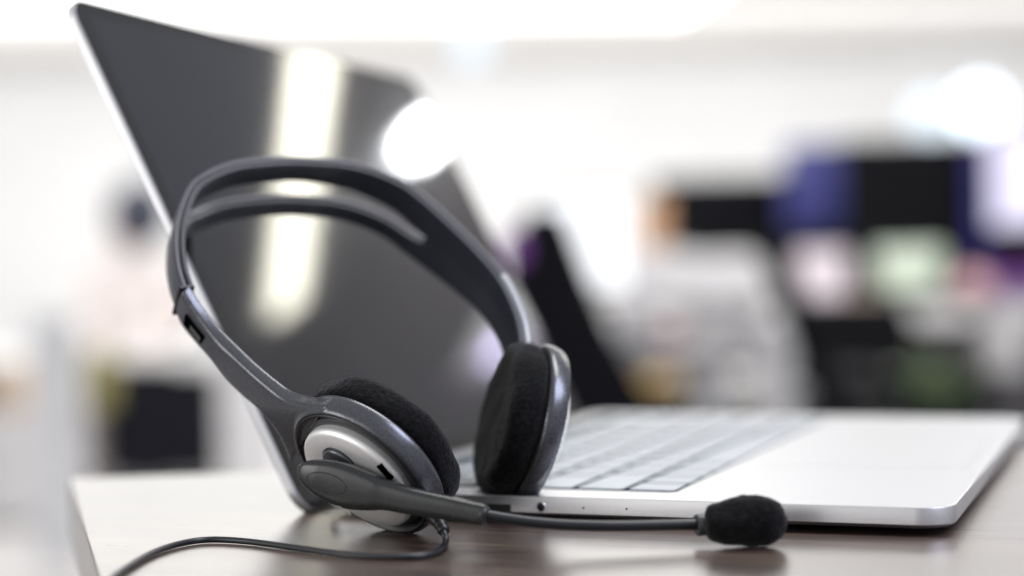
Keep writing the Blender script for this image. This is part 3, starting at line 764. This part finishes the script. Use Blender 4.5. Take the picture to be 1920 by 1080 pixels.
    for nm, lab, cat, x0, y0, x1, y1, d, dp, m_ in (
        ('book', 'beige book lying on the grey desk between the glowing pot and lamp shade', 'book', 1600, 548, 1668, 570, 5.15, .15, MB['beige']),
        ('speaker', 'small black speaker on the grey desk right of the green lamp shade', 'speaker', 1772, 505, 1796, 571, 5.2, .1, MB['dark']),
        ('card_box', 'peach card box on the small desk right of the grey box', 'box', 1240, 612, 1285, 653, 3.7, .1, MB['pink']),
        ('file_box', 'brown file box on the small desk behind the papers', 'box', 1092, 568, 1130, 650, 3.8, .08, MB['beige']),
        ('crate', 'charcoal crate on the floor right of the green plant', 'crate', 1800, 706, 1858, 980, 5.4, .3, MB['dark']),
        ('paper_bag', 'pale paper bag standing on the floor left of the green plant', 'bag', 1655, 690, 1700, 1000, 5.0, .15, MB['lgrey'])):
        tag(cbox(nm, x0, y0, x1, y1, d, dp, m_, None, .006), lab, cat)
    # left side
    t = T_('cabinet', 'black cabinet under the pale desk at the left', 'cabinet', 305, 890, 6.3)
    cbox('carcass', 192, 706, 415, 900, 6.2, 0.4, MB['bm_black'], t)
    cbox('drawer_front', 196, 712, 411, 800, 6.18, 0.018, MB['dark'], t); cbox('drawer_front', 196, 804, 411, 894, 6.18, 0.018, MB['dark'], t)
    tag(cbox('bag', 158, 655, 206, 770, 6.1, 0.12, MB['olive'], None, .02), 'olive cloth bag beside the black cabinet', 'bag')
    tag(cbox('carton', -20, 690, 42, 775, 5.5, 0.2, MB['beige']), 'beige carton at the left edge of the picture', 'carton')
    tag(cbox('shelf_unit', -60, 776, 55, 980, 5.5, 0.25, MB['lgrey']), 'pale grey shelf unit under the beige carton', 'shelf')
    tag(cbox('upright_panel', 62, 590, 150, 1060, 4.6, 0.04, MB['white']), 'white upright desk end panel at the left', 'panel')
    tag(cbox('side_panel', 412, 600, 520, 948, 5.8, 0.04, MB['lgrey']), 'pale grey panel seen left of the laptop lid', 'panel')

    # seated person, far left
    t = T_('person', 'person with dark hair in a pale pink shirt sitting at the left desk', 'person', 250, 640, 6.2)
    base = at(258, 640, 6.9); base.z = FLOOR
    chair('dark office chair under the seated person', base, RZ, MB['dark'], .36, .3, -.09, .04, .9)
    def L3(x, y, z): return tuple(base + (RH * x + FH * y + Vector((0, 0, z))) * .83)
    nodes = [(L3(0, 0, .55), .14), (L3(0, -.02, .75), .13), (L3(0, -.05, .95), .15), (L3(0, -.06, 1.05), .06), (L3(0, -.08, 1.13), .055), (L3(0, -.1, 1.2), .085), (L3(0, -.09, 1.28), .07),
             (L3(.18, -.05, .98), .06), (L3(.24, -.12, .72), .045), (L3(.12, -.36, .66), .035), (L3(.08, -.45, .66), .03),
             (L3(-.18, -.05, .98), .06), (L3(-.24, -.12, .72), .045), (L3(-.12, -.36, .66), .035), (L3(-.08, -.45, .66), .03),
             (L3(.1, -.1, .5), .09), (L3(.12, -.48, .5), .065), (L3(.12, -.5, .08), .04), (L3(.12, -.62, .04), .035),
             (L3(-.1, -.1, .5), .09), (L3(-.12, -.48, .5), .065), (L3(-.12, -.5, .08), .04), (L3(-.12, -.62, .04), .035)]
    edges = [(0, 1), (1, 2), (2, 3), (3, 4), (4, 5), (5, 6), (2, 7), (7, 8), (8, 9), (9, 10), (2, 11), (11, 12), (12, 13), (13, 14), (0, 15), (15, 16), (16, 17), (17, 18), (0, 19), (19, 20), (20, 21), (21, 22)]
    if True:
        me = bpy.data.meshes.new('body'); me.from_pydata([n_[0] for n_ in nodes], edges, [])
        o = bpy.data.objects.new('body', me); COL.objects.link(o); me.materials.append(MB['shirt'])
        md = o.modifiers.new('skin', 'SKIN')
        if len(me.skin_vertices) == 0:
            bpy.context.view_layer.objects.active = o
            o.modifiers.remove(md); bpy.context.view_layer.update()
            with bpy.context.temp_override(active_object=o, object=o):
                bpy.ops.object.modifier_add(type='SKIN')
            md = o.modifiers[-1]
        for i, (c, r) in enumerate(nodes): me.skin_vertices[0].data[i].radius = (r, r)
        me.skin_vertices[0].data[0].use_root = True
        sub(o, 1); keep(o, t)
        hc = Vector(L3(0, -.1, 1.24))
        for nm_, rr_, off, m_, fl in (('face', .088, Vector((0, 0, 0)), MB['skin'], 1.25), ('hair', .12, FH * -.03 + RH * .045 + Vector((0, 0, .03)), MB['hair'], 1.15)):
            bm = bmesh.new(); lathe(bm, [(rr_ * math.sin(math.pi * i / 12), -rr_ * fl * math.cos(math.pi * i / 12)) for i in range(13)], hc + off, Vector((0, 0, 1)), 24); keep(obj(nm_, bm, m_), t)

# ceiling lights: some seen directly, some only as reflections in the screen, one an added fill
def ceil_hit(px, py, mirror=False):
    r = ray(px, py); o_ = CAM.copy()
    if mirror:
        h = o_ + r * ((LO - o_).dot(sn) / r.dot(sn)); r = r - sn * (2 * r.dot(sn)); o_ = h
    return o_ + r * ((CEIL - 0.03 - o_.z) / r.z)
def light_strip(label, A, B, w, m_, group='ceiling light strips'):
    A = Vector(A); B = Vector(B); mid = (A + B) / 2; dr = (B - A).normalized(); sd_ = dr.cross(Vector((0, 0, 1)))
    t = thing('ceiling_light', label, 'ceiling light', (mid.x, mid.y, CEIL), group)
    rot = Matrix((dr, sd_, Vector((0, 0, 1)))).transposed(); L_ = (B - A).length
    keep(box('frame', Vector((mid.x, mid.y, CEIL - 0.012)), (L_ + .06, w + .06, 0.02), MB['white'], None, 0.003, rot), t)
    keep(box('diffuser', Vector((mid.x, mid.y, CEIL - 0.026)), (L_, w, 0.007), m_, None, 0, rot), t)
A = ceil_hit(612, -60, True); B = ceil_hit(536, 582, True)
light_strip('long thin warm ceiling light tube mirrored in the laptop screen', A, B, 0.1, emit('strip_light', (1, .975, .82), 19.0))
for (px, py), lab, c_, r_, st in (((793, 262), 'round white ceiling lamp mirrored near the far corner of the screen', (.95, .97, 1), .06, 130), ((940, 655), 'dim violet ceiling lamp mirrored low in the laptop screen', (.7, .62, 1), .06, 26)):
    p = ceil_hit(px, py, True)
    t = thing('ceiling_lamp', lab, 'ceiling lamp', (p.x, p.y, p.z + .03))
    bm = bmesh.new(); lathe(bm, [(0, -.02), (r_ * .7, -.018), (r_, 0), (r_, .012), (0, .012)], p, Vector((0, 0, 1)), 28); keep(obj('bulb', bm, emit('bulb_glow', c_, st)), t)
    bm = bmesh.new(); lathe(bm, [(0, .0125), (r_ * 1.1, .0125), (r_ * 1.1, .029), (0, .029)], p, Vector((0, 0, 1)), 28); keep(obj('housing', bm, MB['white']), t)
light_strip('wide bright ceiling light band across the top of the picture', ceil_hit(-500, -62), ceil_hit(1400, -62), 3.2, emit('panel_light_centre', (1, .99, .95), 3.0))
for (px, py, d, r, st, lab) in ((1838, 203, 7.5, 46, 3.4, 'larger of the two white spot lamps hanging at the upper right'), (1745, 218, 7.6, 40, 1.5, 'smaller dimmer spot lamp hanging left of the bright one'), (885, 85, 7.5, 34, 1.2, 'faint white spot lamp near the top centre above the laptop lid')):
    p = at(px, py, d); R_ = r / FPX * d
    t = thing('spot_lamp', lab, 'spot lamp', p, 'white spot lamps')
    bm = bmesh.new(); lathe(bm, [(R_ * math.sin(math.pi * i / 14), -R_ * math.cos(math.pi * i / 14)) for i in range(15)], p, Vector((0, 0, 1)), 28)
    keep(obj('globe', bm, emit('spot_glow', (.78, .9, 1), st)), t)
    bm = bmesh.new(); tube(bm, [p + Vector((0, 0, R_)), Vector((p.x, p.y, CEIL))], 0.008, 8, Vector((1, 0, 0))); keep(obj('cord', bm, MB['white']), t)
light_strip('added unseen ceiling light band above the frame that brightens the tabletop', ceil_hit(-700, -330), ceil_hit(2700, -330), 1.6, emit('panel_fill_near', (1, .99, .97), 3.0))  # unseen glowing band added to make the tabletop reflect brighter
